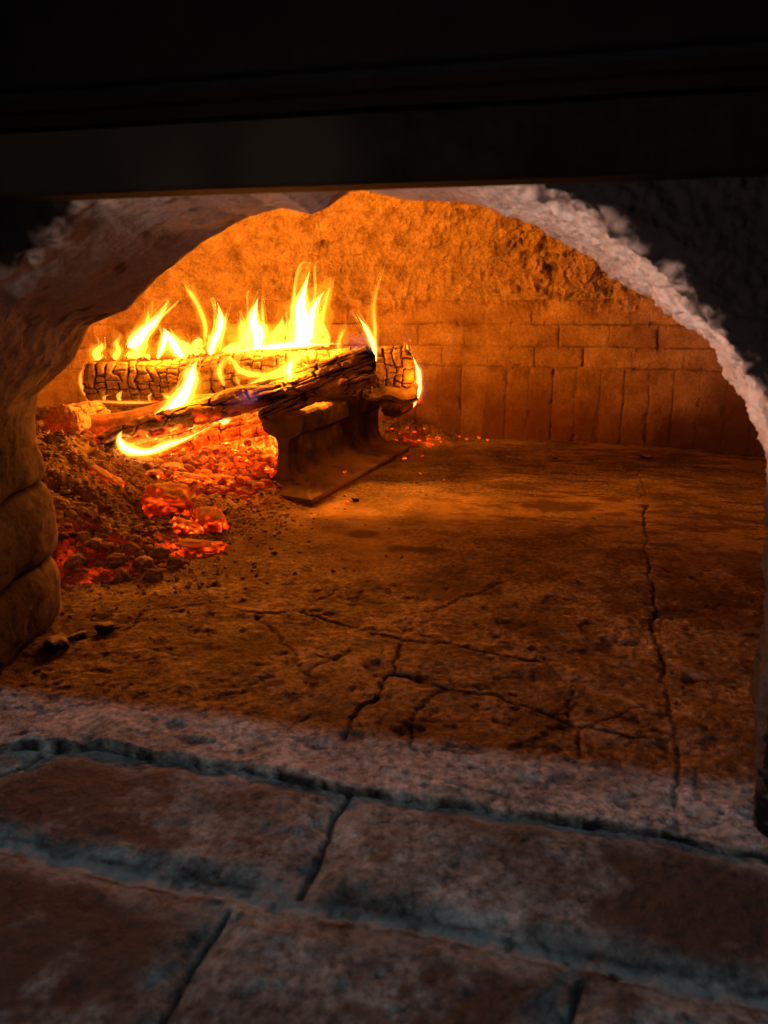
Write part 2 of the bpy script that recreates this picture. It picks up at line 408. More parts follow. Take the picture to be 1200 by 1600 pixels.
# radial shift: the surface's own on the reveal, on the flat front only what the edge does, fading outwards
j0 = int(np.argmax((st[:, 0] == 0) & (st[:, 1] > .014)))
onf = (dep < .02) * np.clip(off / .012, 0, 1) + 0 * PX
kd = np.hanning(45); kd /= kd.sum()
shf = dsp * (1 - onf) ** 2 + (1 - (1 - onf) ** 2) * np.convolve(np.pad(dsp[:, j0], 22, 'edge'), kd, 'valid')[:, None] * np.exp(-off / .035)
px_, pz_ = PX + dx * off - dx * shf, PZ + dz * off - dz * shf
py_ = dep - onf * dsp * .7
nb = fbm(Qo, 30, 4, .6, seed=78)
nb2 = fbm(Qo, 70, 3, .6, seed=79)
face_s = isface
bnd = off * 1.0 - np.minimum(dep, .2) * 1.0                # + on the face, - inside
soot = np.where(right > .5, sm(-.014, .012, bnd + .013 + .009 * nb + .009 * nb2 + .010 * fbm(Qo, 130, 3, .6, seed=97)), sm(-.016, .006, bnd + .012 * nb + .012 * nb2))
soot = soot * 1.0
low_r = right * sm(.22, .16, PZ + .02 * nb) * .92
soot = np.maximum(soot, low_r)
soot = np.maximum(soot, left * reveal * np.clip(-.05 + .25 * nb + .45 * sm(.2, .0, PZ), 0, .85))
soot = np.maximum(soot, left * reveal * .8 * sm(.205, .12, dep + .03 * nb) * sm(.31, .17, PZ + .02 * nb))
ashr = right * (1 - soot) * (.65 + .35 * nb2) * sm(.17, .10, dep + .05 * nb)
ashr = np.maximum(ashr, .5 * left * sm(.3, .7, nb2) * sm(.06, .02, dep) * (1 - isface))
ashr = np.maximum(ashr, .55 * left * reveal * (1 - soot) * sm(.18, .26, PZ) * np.clip(.6 + .6 * nb, 0, 1))
patch = ((PX > -.205) & (PX < -.172) & (dep > .12)).astype(float) * .0
crk = np.clip(joint + .6 * sm(.5, .8, fbm(Qo, 55, 3, seed=80)) * reveal * left + .45 * (1 - soot) * right * sm(.15, .6, -rimgrain) + .5 * (1 - soot) * right * sm(.1, .5, fbm(Qo, 42, 4, .65, seed=99)) * sm(.09, .0, dep + off), 0, 1)
am = mesh_obj('arched_mouth', OW(px_, py_, pz_), grid_faces(*px_.shape), M_arch, oven, {'soot': soot, 'ash': ashr, 'crack': crk})

# chamber: superellipse in plan, brick wall below, rough vault above
CX, CY, RX, RY, EX = -.165, .80, .95, .587, 2.2
th = np.linspace(0, 2 * math.pi, 4001)
cxs = CX + RX * np.sign(np.cos(th)) * np.abs(np.cos(th)) ** (2 / EX); cys = CY + RY * np.sign(np.sin(th)) * np.abs(np.sin(th)) ** (2 / EX)
sl = np.r_[0, np.cumsum(np.hypot(np.diff(cxs), np.diff(cys)))]; per = sl[-1]
sa_, sb_ = np.interp([math.radians(12), math.radians(158)], th, sl)
sv = np.concatenate([np.arange(0, sa_, .009), np.arange(sa_, sb_, .0016), np.arange(sb_, per - .004, .009)])
ns = len(sv); cx_ = np.interp(sv, sl, cxs); cy_ = np.interp(sv, sl, cys)
prof = [(1 - .012 * zz / .3, zz) for zz in np.arange(-.01, .318, .0017)]
n_wall = len(prof)
k0 = prof[-1][0]
prof += [(k0 * math.cos(a) ** .9, .318 + .29 * math.sin(a)) for a in np.linspace(.005, 1.50, 270)]
prof = np.array(prof)
S_, _t = np.meshgrid(sv, np.arange(len(prof)), indexing='ij')
K = prof[None, :, 0]; Z = prof[None, :, 1] + 0 * S_
X0 = CX + (cx_[:, None] - CX) * K; Y0_ = CY + (cy_[:, None] - CY) * K
Q = np.stack([X0, Y0_, Z], -1)
nx, ny = (X0 - CX) / RX ** 2, (Y0_ - CY) / RY ** 2; nz = np.clip(Z - .3, 0, None) / .3 ** 2 * .9
l = np.sqrt(nx ** 2 + ny ** 2 + nz ** 2) + 1e-9; nx, ny, nz = nx / l, ny / l, nz / l
ws = S_ + .003 * fbm(Q, 20, 3, seed=81); wz = Z + .0025 * fbm(Q, 18, 3, seed=82)
levels = np.array([-.06, .169, .2145, .263, .313, .360, .405, .45])
ci = np.clip(np.searchsorted(levels, wz) - 1, 0, len(levels) - 2)
lo, hi = levels[ci], levels[ci + 1]
width = np.where(ci == 0, .0525, .107)
sh = np.array([0, .3, .78, .2, .66, .1, .5])[ci]
ub = ws / width + sh + np.where(ci == 0, .12 * np.floor(0 * ws), 0)
fu = (ub % 1); cell = np.floor(ub).astype(np.int64)
du = np.minimum(fu, 1 - fu) * width; dv = np.minimum(wz - lo, hi - wz)
rnd = _h(cell, ci.astype(np.int64), 0 * cell, 5)
wj = .0007 + .0010 * (rnd)
jd = np.minimum(du * (1.15), dv)
jfade_v = np.clip(.25 + 1.0 * fbm(Q, 12, 3, seed=83), .03, 1)
pj_ = _h(np.floor(ub + .5).astype(np.int64), ci.astype(np.int64), 0 * cell, 77)
jv = (.25 + .75 * pj_) * (1 - sm(wj * .5, wj * 1.5, du)) * np.where(ci == 0, np.clip(jfade_v + .15, 0, 1), np.clip(jfade_v + .2, 0, 1))
jh = (1 - sm(.0007, .0026, dv)) * np.clip(jfade_v, .1, .8)
jt = np.maximum(jv, jh)
pillow = 1 - sm(0, .006, jd)
rough_mask = sm(.285, .35, Z + .045 * fbm(Q, 7, 3, seed=84) + .02 * (X0 < .15))
rough_mask = np.maximum(rough_mask, sm(.32, .40, Z))
big = fbm(Q, 26, 4, .6, seed=85); sml = fbm(Q, 85, 4, .65, seed=86)
lump = .25 + .75 * sm(-.1, .35, fbm(Q, 5, 2, seed=88) + .5 * sm(-.3, .25, X0))     # rougher towards the right
ridged = 1 - np.abs(fbm(Q, 30, 4, .6, seed=87)) * 2
d_brick = .0016 * sml + .003 * fbm(Q, 10, 2, seed=89) - .0045 * jt - .0010 * pillow + .0035 * (rnd - .5) - .004 * sm(.3, .6, fbm(Q, 45, 3, seed=93)) * (1 - sm(0, .014, jd))
d_rough = (.004 + .016 * lump) * big + .0055 * sml + .007 * lump * ridged - .006
d = d_brick * (1 - rough_mask) + d_rough * rough_mask
flake = rough_mask * (1 - sm(.75, 1, rough_mask)) * .0
Xd, Yd, Zd = X0 - nx * d, Y0_ - ny * d, Z - nz * d
ck = np.clip(.75 * jt * (1 - rough_mask) + rough_mask * .75 * sm(.15, .6, -big * .8 - .25 * sml) * (.25 + .75 * lump), 0, 1)
soot_shade_w = (.30 * sm(.172, .166, Z) + .40 * sm(.15, .05, Z + .02 * fbm(Q, 6, 3, seed=92)) + .34 * rnd + .25 * sm(.0, .5, fbm(Q, 8, 4, seed=90)) * sm(.25, .1, Z)) * (1 - rough_mask)  # lower bricks: soot tone plus painted-in shade of rail and logs
lim_x = np.interp(Zd, back[:15, 1], back[:15, 0]) 
inside = (Yd < .45) & (Xd > -.70) & (Xd < .40) & (Zd < .47)
Fm = grid_faces(*X0.shape, cu=True); nV = X0.shape[1]
ins = inside.ravel()
Fm = Fm[~(ins[Fm].all(axis=1))]
row = Fm.min(axis=1) % nV
VV = OW(Xd, Yd, Zd)
def sub(Fs, V, at_):
    used = np.unique(Fs); mp = np.full(len(V), -1); mp[used] = np.arange(len(used))
    return V[used], mp[Fs], {k_: v.ravel()[used] for k_, v in at_.items()}
AT = {'crack': ck, 'soot': soot_shade_w, 'ash': 0 * ck}
rows = (Fm % nV).min(axis=1)
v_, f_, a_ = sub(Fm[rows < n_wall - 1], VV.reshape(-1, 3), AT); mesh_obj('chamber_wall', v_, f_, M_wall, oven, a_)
v_, f_, a_ = sub(Fm[rows >= n_wall - 1], VV.reshape(-1, 3), AT); mesh_obj('vault', v_, f_, M_vault, oven, a_)
mesh_obj('vault_cap', OW(CX + .2 * np.cos(np.linspace(0, 6.283, 25)[:24]), CY + .15 * np.sin(np.linspace(0, 6.283, 25)[:24]), .607 + np.zeros(24)), [list(range(24))], M_vault, oven)

# black steel hood with its lintel bar over the mouth
hood = empty('steel_hood', OW(-.15, -.045, .357))
props(hood, 'black steel hood and lintel bar over the oven mouth', 'hood')
def extr(name, prof_, x0, x1, mat, parent, n=160, amp=.0006):
    P = np.array(prof_, float)
    s = np.r_[0, np.cumsum(np.hypot(*np.diff(np.vstack([P, P[:1]]), axis=0).T))]
    t = np.linspace(0, s[-1], 120, endpoint=False); Pc = np.vstack([P, P[:1]])
    py = np.interp(t, s, Pc[:, 0]); pz = np.interp(t, s, Pc[:, 1])
    xs_ = np.linspace(x0, x1, n)
    XX = xs_[:, None] + 0 * py[None]; YY = py[None] + 0 * XX; ZZ = pz[None] + 0 * XX
    q = np.stack([XX, YY, ZZ], -1); nn = fbm(q, 12, 3, seed=91) * amp
    V = OW(XX, YY + nn, ZZ + nn)
    F = grid_faces(n, 120, cv=True)
    bar_pale = sm(-.40, -.30, XX) * sm(-.085, -.125, XX + .02 * nn / amp) * np.clip(.75 + .5 * fbm(q, 30, 4, seed=94), 0, 1)  # paler stretch around the middle of the bar
    return mesh_obj(name, V, F, mat, parent, {'ash': bar_pale} if 'bar' in name else None)
extr('lintel_bar', [(-.052, .358), (-.050, .3565), (-.03, .3565), (-.026, .359), (-.026, .386), (-.028, .390), (-.045, .390), (-.052, .386)], -.95, .6, M_bar, hood)
extr('hood_sheet', [(-.046, .3905), (-.024, .3905), (-.030, .40), (-.085, 1.3), (-.092, 1.3), (-.040, .40)], -.95, .6, M_steel, hood, amp=.002)
extr('fold', [(-.056, .400), (-.053, .396), (-.044, .396), (-.044, .404), (-.053, .404)], -.95, .6, M_steel, hood)

# ------------------------------------------------------------------ ash bed
ctrl = np.array([(-.36, .78, -.004), (-.27, .83, -.004), (-.20, .94, -.004), (-.165, 1.08, -.004), (-.33, .90, .028), (-.42, .84, .035), (-.44, .98, .080), (-.475, 1.1, .112), (-.385, 1.12, .064), (-.30, 1.05, .024),
                 (-.24, 1.15, .014), (-.34, 1.2, .045), (-.25, 1.25, .034), (-.20, 1.27, .028), (-.42, 1.3, .075), (-.30, 1.38, .055), (-.22, 1.42, .045), (-.12, 1.5, .02), (-.6, 1.2, .115), (-.6, 1.5, .1), (-.4, 1.6, .06), (-.1, 1.75, .012),
                 (-.55, .95, .10), (-.60, .78, .06), (-.8, 1.1, .12), (-.8, 1.5, .1), (-.45, .72, .01), (.02, 1.70, .012), (.06, 1.79, .042), (.13, 1.82, .018), (.2, 1.85, -.002), (.10, 1.68, -.004), (.0, 1.55, -.003), (.2, 1.6, -.006),
                 (.3, 1.9, -.004), (-.05, 1.2, -.006), (-.05, 1.0, -.008), (-.15, .8, -.008), (-.02, 1.35, -.004), (0, .9, -.01), (.2, 1.2, -.01), (.3, 1.4, -.01), (-.3, .72, -.006), (-.1, 1.62, .015), (.3, .8, -.01), (-.2, 1.95, .03)])
def rb(r): return np.sqrt(r * r + .02 ** 2)
D = rb(np.hypot(ctrl[:, None, 0] - ctrl[None, :, 0], ctrl[:, None, 1] - ctrl[None, :, 1]))
wts = np.linalg.solve(np.block([[D, np.ones((len(ctrl), 1))], [np.ones((1, len(ctrl))), np.zeros((1, 1))]]), np.r_[ctrl[:, 2], 0])
def bed_h(x, y):
    h = np.full(np.shape(x), wts[-1])
    for (a, b, _), w_ in zip(ctrl, wts[:-1]): h = h + w_ * rb(np.hypot(x - a, y - b))
    return h
def gauss(x, y, c, sx, sy=None): return np.exp(-((x - c[0]) / sx) ** 2 - ((y - c[1]) / (sy or sx)) ** 2)
def bed_full(x, y):
    Q = np.stack([x, y, 0 * x], -1)
    h = bed_h(x, y)
    m = sm(-.004, .02, h)
    f1, f2, _ = worley(x * 95 + .5 * fbm(Q, 40, 2, seed=5), y * 95, seed=31)
    peb = (1 - sm(0, .75, f1))
    h2 = h + (.002 + .007 * m) * fbm(Q, 28, 3, seed=101) + (.0006 + .0026 * m) * fbm(Q, 110, 3, .6, seed=102) + .0045 * m * peb
    # glow
    g = .95 * gauss(x, y, (-.29, 1.34), .13, .17) + .55 * gauss(x, y, (-.38, 1.26), .08, .08)
    cave = g.copy()
    c1 = gr(290, 830, .03); c2 = gr(150, 870, .03); c3 = gr(165, 745, .075); c4 = gr(130, 830, .05)
    low = .40 * gauss(x, y, c1, .045, .035) + .20 * gauss(x, y, c2, .05, .035) + .18 * gauss(x, y, c4, .05, .05) + .5 * gauss(x, y, c3, .02, .015)
    low = low + .45 * gauss(x, y, gr(660, 688, .01), .05, .04)
    n1 = fbm(Q, 60, 3, .6, seed=105); n2 = fbm(Q, 20, 3, seed=106)
    gl = cave * (.42 + .30 * n1 + .45 * n2) + low * np.clip(.2 + 1.5 * sm(.15, .8, -n1 + .3 * (1 - peb)), 0, 1.3)
    return h2, np.clip(gl, 0, 1), m, peb, n1
xs = np.arange(-.95, .30, .0026); ys = np.arange(.70, 1.98, .0030)
X, Y = np.meshgrid(xs, ys, indexing='ij')
h2, gl, m_, peb, n1 = bed_full(X, Y)
ck = np.clip(sm(.2, .8, f := (1 - peb)) * .5 * m_ + .4 * sm(.3, .7, -n1), 0, 1)
soot = np.clip(.75 * gauss(X, Y, gr(200, 850, .03), .12, .08) * sm(-.4, .3, n1) + .2, 0, 1)
ab = mesh_obj('ash_bed', np.stack([X, Y, h2], -1), grid_faces(*X.shape), M_ash, attrs={'crack': ck, 'soot': soot, 'ash': np.clip(.5 * n1, 0, 1), 'glow': gl}, origin=np.zeros(3))
props(ab, 'heaped grey brown ash with embers glowing through it', 'ash', kind='stuff')

# icosphere template
def ico(sub_=1):
    import bmesh
    b = bmesh.new(); bmesh.ops.create_icosphere(b, subdivisions=sub_, radius=1)
    b.verts.ensure_lookup_table()
    v = np.array([q.co[:] for q in b.verts]); f = np.array([[q.index for q in p.verts] for p in b.faces]); b.free(); return v, f
IV, IF = ico(1); IV2, IF2 = ico(2)
rs = np.random.RandomState(7)
def scatter(name, pts, sizes, mat, glow=None, soot=None, flat=.7, seed=1):
    r = np.random.RandomState(seed); n = len(pts); nv = len(IV2)
    an = r.rand(n) * 6.28; ca, sa = np.cos(an), np.sin(an)
    st_ = np.stack([.7 + .7 * r.rand(n), .6 + .5 * r.rand(n), flat * (.6 + .6 * r.rand(n))], -1) * sizes[:, None]
    rad = 1 + .28 * vnoise(IV2[None] * 1.0 + r.rand(n, 1, 3) * 50, 1.6, 3) + .14 * vnoise(IV2[None] + r.rand(n, 1, 3) * 50, 4, 4)
    L_ = IV2[None] * rad[..., None] * st_[:, None]
    tl = (r.rand(n) - .5) * 1.2; 
    y2 = L_[..., 1] * np.cos(tl)[:, None] - L_[..., 2] * np.sin(tl)[:, None]; z2 = L_[..., 1] * np.sin(tl)[:, None] + L_[..., 2] * np.cos(tl)[:, None]
    x3 = L_[..., 0] * ca[:, None] - y2 * sa[:, None]; y3 = L_[..., 0] * sa[:, None] + y2 * ca[:, None]
    V = np.stack([x3, y3, z2], -1) + pts[:, None]
    F = (IF2[None] + (np.arange(n) * nv)[:, None, None]).reshape(-1, 3)
    at_ = {'ash': np.repeat(r.rand(n) * .7, nv), 'soot': np.repeat(np.where(r.rand(n) < .25, .6, .1) if soot is None else soot, nv)}
    if glow is not None: at_['glow'] = np.clip(np.repeat(glow, nv) * (.6 - 1.2 * IV2[None, :, 2].repeat(n, 0).ravel() * 0 + .5 * vnoise(V.reshape(-1, 3), 160, 9)), 0, 1)
    return mesh_obj(name, V, F, mat, attrs=at_, origin=np.zeros(3))
# crumbs on the ash bed
P = np.stack([rs.uniform(-.60, -.12, 26000), rs.uniform(.76, 1.45, 26000)], -1)
h = bed_h(P[:, 0], P[:, 1])
keep = (h > -.003) & (rs.rand(len(P)) < .28 + .5 * (P[:, 1] < 1.12)) & ~((P[:, 0] > -.24) & (P[:, 1] > 1.3))
P = P[keep]; h2, gl, *_ = bed_full(P[:, 0], P[:, 1])
sz = .0012 + .0045 * rs.rand(len(P)) ** 3 + .0035 * (rs.rand(len(P)) < .05) * rs.rand(len(P))
fr_ = gauss(P[:, 0], P[:, 1], (-.34, .89), .10, .06); sz = sz * (1 + 1.0 * fr_ * rs.rand(len(P)))
sel = rs.rand(len(P)) < .75; sz = sz * .68
P, h2, gl, sz = P[sel], h2[sel], gl[sel], sz[sel]
cr = scatter('ash_crumbs', np.stack([P[:, 0], P[:, 1], h2 + sz * .2], -1), sz, M_ash, glow=np.clip(gl - .25, 0, 1) * (rs.rand(len(P)) < .5), seed=5)
props(cr, 'small crumbs of ash and charcoal littering the ash heap', 'ash crumbs', kind='stuff')
# coals of the ember bed under the logs
P = np.stack([rs.normal(-.29, .10, 2600), rs.normal(1.31, .09, 2600)], -1)
P = P[(P[:, 1] > 1.16) & (P[:, 1] < 1.6) & (P[:, 0] < -.185 + .3 * (P[:, 1] - 1.25))]
h2, gl, *_ = bed_full(P[:, 0], P[:, 1]); sz = .0022 + .0075 * rs.rand(len(P)) ** 2.5
cave_ = gauss(P[:, 0], P[:, 1], (-.29, 1.34), .15, .16)
cr = scatter('ember_bed', np.stack([P[:, 0], P[:, 1], h2 + sz * .3], -1), sz, M_ember, glow=np.clip(cave_ * (.25 + .85 * rs.rand(len(P))), 0, 1), seed=15)
props(cr, 'bed of loose orange and yellow embers in the hollow under the logs', 'ember bed', kind='stuff')
# crumbs spilled on the hearth
C = []
for c, sx, sy, n in (((-.2, 1.02), .05, .09, 500), ((-.26, .84), .08, .03, 450), ((-.2, 1.12), .04, .05, 350), ((0, 1.2), .25, .25, 320), ((.3, 1.45), .3, .15, 260), ((-.3, .72), .06, .04, 160), ((.05, 1.72), .10, .05, 300)):
    C.append(np.stack([rs.normal(c[0], sx, n), rs.normal(c[1], sy, n)], -1))
P = np.concatenate(C); ov = np.stack([P @ A[:2], P @ B[:2] - Y0], -1)
ok = (ov[:, 1] > .15) & (ov[:, 0] < .6); P, ov = P[ok], ov[ok]
fz = floor_z(ov[:, 0], ov[:, 1])[0]; bz = bed_full(P[:, 0], P[:, 1])[0]
sz = .0007 + .0024 * rs.rand(len(P)) ** 4
cr = scatter('charcoal_crumbs', np.stack([P[:, 0], P[:, 1], np.maximum(fz, bz) + sz * .25], -1), sz, M_ash, seed=6)
props(cr, 'tiny charcoal and ash bits spilled over the hearth floor', 'crumbs', kind='stuff')

# ------------------------------------------------------------------ steel rail used as firedog
ax = np.array([.33, .944, 0.]); ax /= np.linalg.norm(ax); sd = np.array([ax[1], -ax[0], 0])
R0 = np.array([-.166, 1.245, 0.])
half = [(0, .139), (.018, .1385), (.031, .137), (.0365, .132), (.0375, .118), (.034, .104), (.026, .098), (.013, .093), (.0095, .085), (.0085, .065), (.0095, .045), (.014, .032), (.024, .023), (.044, .0165), (.066, .013), (.0785, .0115), (.0795, .006), (.078, .001), (0, .001)]
sec = np.array(half + [(-x_, z_) for x_, z_ in half[::-1][1:-1]])
s_ = np.r_[0, np.cumsum(np.hypot(*np.diff(np.vstack([sec, sec[:1]]), axis=0).T))]
tq = np.linspace(0, s_[-1], 260, endpoint=False); sc_ = np.vstack([sec, sec[:1]])
sx_ = np.interp(tq, s_, sc_[:, 0]); sz_ = np.interp(tq, s_, sc_[:, 1])
LN = np.linspace(0, .44, 170)
U = LN[:, None] + 0 * sx_[None]; SX = sx_[None] + 0 * U; SZ = sz_[None] + 0 * U
frontcut = -.07 * sm(.02, .09, SX) - .03 * sm(-.02, -.09, SX) + .018 * sm(.06, .14, SZ)      # foot runs on past the web
frontcut = frontcut * (SZ < .03) + (SZ >= .03) * .0
Q = np.stack([U, SX, SZ], -1)
Uc = U + frontcut * np.clip(1 - U / .15, 0, 1)
nz_ = .0018 * fbm(Q, 34, 4, .66, seed=111) + .0010 * fbm(Q, 160, 3, seed=112)
chipf = np.clip(1 - U / .02, 0, 1) * .004 * fbm(Q, 60, 3, seed=113)
V = R0 + (Uc + chipf)[..., None] * ax + (SX * (1 + nz_ / .11))[..., None] * sd + (SZ + nz_)[..., None] * np.array([0, 0, 1.])
n_, m2 = U.shape
F = grid_faces(n_, m2, cv=True)
up = sm(.02, .012, SZ) * (SZ > .006)
ashr = np.clip(.6 * up * sm(-.5, .3, fbm(Q, 20, 3, seed=114)) + .65 * (SZ > .132) * sm(-.3, .4, fbm(Q, 30, 4, seed=115)) + .45 * sm(.05, .015, SZ), 0, 1)
so_r = np.clip(.8 * sm(0, .5, fbm(np.stack([U * 60, SX * 0, SZ * 10], -1), 1, 4, seed=116)) * (SZ < .125) * (SZ > .03) * .6 + .5 * sm(.1, .5, fbm(Q, 26, 5, .65, seed=117)), 0, 1)
# front cap
cap_o = V[0]; cen = cap_o * 1.0
ctr_line = R0 + 0 * sd
caps = []
Vall = [V.reshape(-1, 3)]; Fall = [F]; A1 = [ashr.ravel()]; A2 = [so_r.ravel()]
for idx in (0, n_ - 1):
    o0 = sum(len(v) for v in Vall); ring = V[idx]
    # strip pairing right and left halves of the symmetrical section
    Vall.append(ring); A1.append(np.full(m2, .25)); A2.append(np.full(m2, .35))
    kk = m2 // 2
    Fq = [[o0 + i, o0 + i + 1, o0 + (m2 - i - 1) % m2, o0 + (m2 - i) % m2] for i in range(1, kk - 1)]
    Fall.append(np.array(Fq))
rail = mesh_obj('steel_rail', np.vstack(Vall), np.vstack(Fall), M_rail, attrs={'ash': np.concatenate(A1), 'soot': np.concatenate(A2)}, origin=np.array([*(R0 + ax * .25)[:2], .001]))
props(rail, 'short length of rusty railway track on the hearth holding up the burning logs', 'steel rail')

# ------------------------------------------------------------------ logs
def make_log(name, P0, P1, r0, r1, seed, style='char', mat=None, squash=(1, 1), split=None, roll=0., bend=.0, cell=(.017, .013), glow=None, parent=None, ash=0., end_glow=0., rough_end=0., res=.0016, crackw=1.0, part=False):
    P0 = np.array(P0, float); P1 = np.array(P1, float); Lg = np.linalg.norm(P1 - P0); axd = (P1 - P0) / Lg
    up_ = np.array([0, 0, 1.]); s1 = np.cross(axd, up_); s1 /= np.linalg.norm(s1); s2 = np.cross(s1, axd)
    nu = max(30, int(Lg / res)); nv = max(48, int(2 * math.pi * max(r0, r1) / res))
    ncap = 16
    u = np.linspace(0, 1, nu); v = np.linspace(0, 2 * math.pi, nv, endpoint=False)
    # cap rings: shrink to the axis
    us = np.r_[np.zeros(ncap), u, np.ones(ncap)]; sc = np.r_[np.linspace(.03, .985, ncap), np.ones(nu), np.linspace(.985, .03, ncap)]
    U, Vv = np.meshgrid(us, v, indexing='ij'); SCL = sc[:, None] + 0 * U
    rnd_end = np.clip(np.minimum(U, 1 - U) * Lg / .012, 0, 1); rnd_end = np.sqrt(1 - (1 - rnd_end) ** 2 * .22)
    c, s = np.cos(Vv), np.sin(Vv)
    Qc = np.stack([U * Lg * 6, c * .9, s * .9], -1)
    rr = (r0 + (r1 - r0) * U) * (1 + .13 * fbm(Qc + seed, 1.3, 3, seed=seed))
    if split:      # flat facets of split firewood
        for (ang, dist) in split:
            q = np.cos(Vv - ang - .15 * vnoise(np.stack([U * 5, 0 * U, 0 * U], -1) + seed, 1, seed))
            lim = np.where(q > .05, dist * (r0 + (r1 - r0) * U) / np.maximum(q, .05), 9)
            rr = np.minimum(rr, lim + 0.0005)
    arc = Vv * max(r0, r1); al = U * Lg
    q3 = np.stack([al, arc, SCL * 0], -1)
    wa = al + .004 * fbm(q3, 60, 3, seed=seed + 1); wr = arc + .004 * fbm(q3, 60, 3, seed=seed + 2)
    body = (SCL > .99)
    if style == 'char':
        ua = wa / cell[0] + .30 * fbm(q3, 34, 2, seed=seed + 21); iu = np.floor(ua).astype(np.int64); zz_ = 0 * iu
        ju = .30 * (_h(iu, zz_, zz_, seed) - .5); jn = .30 * (_h(iu + 1, zz_, zz_, seed) - .5)
        fu_ = ua - iu; eu = np.minimum(np.abs(fu_ - ju), np.abs(fu_ - 1 - jn)); side = (fu_ < ju).astype(np.int64) - (fu_ > 1 + jn); iu = iu - side
        va = wr / cell[1] * (.8 + .5 * _h(iu, zz_ + 3, zz_, seed)) + 5 * _h(iu, zz_ + 5, zz_, seed) + .25 * fbm(q3, 40, 2, seed=seed + 22); iv = np.floor(va).astype(np.int64)
        fv_ = va - iv; ev = np.where(fv_ < .5, fv_ + (.6 * (_h(iu, iv, zz_ + 1, seed) > .62)), 1 - fv_ + (.6 * (_h(iu, iv + 1, zz_ + 1, seed) > .62)))
        cid = _h(iu, iv, zz_, seed + 9); e = np.minimum(eu * cell[0] / .016, ev * cell[1] / .016)
        wcr = .035 + .07 * _h(iu, iv, zz_ + 2, seed); crk = 1 - sm(wcr * .3, wcr * 1.5 * crackw, e); e = e * 1.6
        g1, g2_, _ = worley(wa / cell[0] * 2.1, wr / cell[1] * 1.7, seed=seed + 3, jit=.8)
        hair = (1 - sm(.02, .12, g2_ - g1)) * .45
        dis = -.0042 * crk - .0012 * hair + .0025 * (cid - .5) + .0012 * sm(0, .5, e)
        crk = np.maximum(crk, hair)
    elif style == 'bark':
        rid = fbm(np.stack([al * 16, arc * 110, 0 * al], -1) + .3 * fbm(q3, 30, 2, seed=seed)[..., None], 1, 4, .55, seed=seed + 4)
        crk = sm(.12, .5, -rid); dis = .0028 * rid + .0016 * fbm(q3, 120, 3, seed=seed + 5)
        f1, f2, _ = worley(wa / .05, wr / .02, seed=seed, jit=.9); tr = (1 - sm(.02, .09, f2 - f1)); crk = np.maximum(crk, tr); dis -= .003 * tr
    else:
        rid = fbm(np.stack([al * 10, arc * 60, 0 * al], -1), 1, 4, seed=seed + 4)
        crk = .5 * sm(.2, .6, -rid); dis = .0018 * rid
    dis = dis * body
    R_ = (rr * rnd_end + dis) * SCL
    endd = (1 - SCL) * 0
    capn = .003 * fbm(np.stack([c * SCL, s * SCL, U * 5], -1) * 1.0 + seed, 4, 4, seed=seed + 6) + rough_end * fbm(np.stack([c * SCL, s * SCL, U * 9], -1) + seed, 1.7, 4, seed=seed + 7)
    sgn = np.where(U < .5, -1., 1.)
    shift = np.where(np.minimum(U, 1 - U) * Lg < .03, capn * (1 - np.minimum(U, 1 - U) * Lg / .03), 0)
    bulge = .0
    axp = U * Lg + shift + sgn * (1 - SCL) * .003
    bx = bend * np.sin(math.pi * U) + .004 * vnoise(np.stack([U * 4, 0 * U, 0 * U], -1) + seed, 1, seed + 8)
    ca, sa = math.cos(roll), math.sin(roll)
    ex = R_ * c * squash[0]; ey = R_ * s * squash[1]
    rx, ry = ex * ca - ey * sa, ex * sa + ey * ca
    V = P0 + axp[..., None] * axd + rx[..., None] * s1 + (ry + bx)[..., None] * s2
    n_, m_ = U.shape
    F = grid_faces(n_, m_, cv=True)
    zr = np.clip(ry / max(r0, r1), -1, 1)
    nse = fbm(V, 45, 3, .6, seed=seed + 9)
    G = np.zeros(U.shape)
    if glow: G = glow(U, zr, nse, crk, V)
    G = np.where(body, G, np.maximum(G, 0)) + end_glow * (~body) * (.6 + .5 * nse) * (U < .5)
    at_ = {'crack': np.clip(crk * body + (~body) * .5 * sm(0, .5, nse), 0, 1), 'glow': np.clip(G, 0, 1), 'ash': np.clip(ash * (.5 + nse), 0, 1), 'soot': np.clip(.0 + .5 * sm(.2, .7, fbm(V, 14, 3, seed=seed + 11)), 0, 1)}
    return mesh_obj(name, V.reshape(-1, 3), F, mat or M_char, parent, at_, origin=None if parent is None else np.zeros(3))

def g_bottom(k_, a=.35, b=.95): return lambda U, zr, n, c, V: k_ * sm(-a, -b, zr) * np.clip(.7 + .6 * n, 0, 1.2)
# long back log, charred like alligator skin
lg = make_log('firewood_log', at(138, 600, 1.40), at(642, 575, 1.44), .0365, .041, 11, 'char', squash=(1, 1.0), split=[(.1, .86), (1.9, .9), (3.4, .82), (4.6, .85)], roll=.1,
              glow=lambda U, zr, n, c, V: .80 * sm(-.62, -.95, zr) * sm(.75, .3, U) * np.clip(.8 + .5 * n, 0, 1), end_glow=.62, ash=.3, cell=(.019, .0145))
props(lg, 'longest log, charred in a scaly pattern, lying level across the back of the fire', 'log', 'logs burning on the fire')
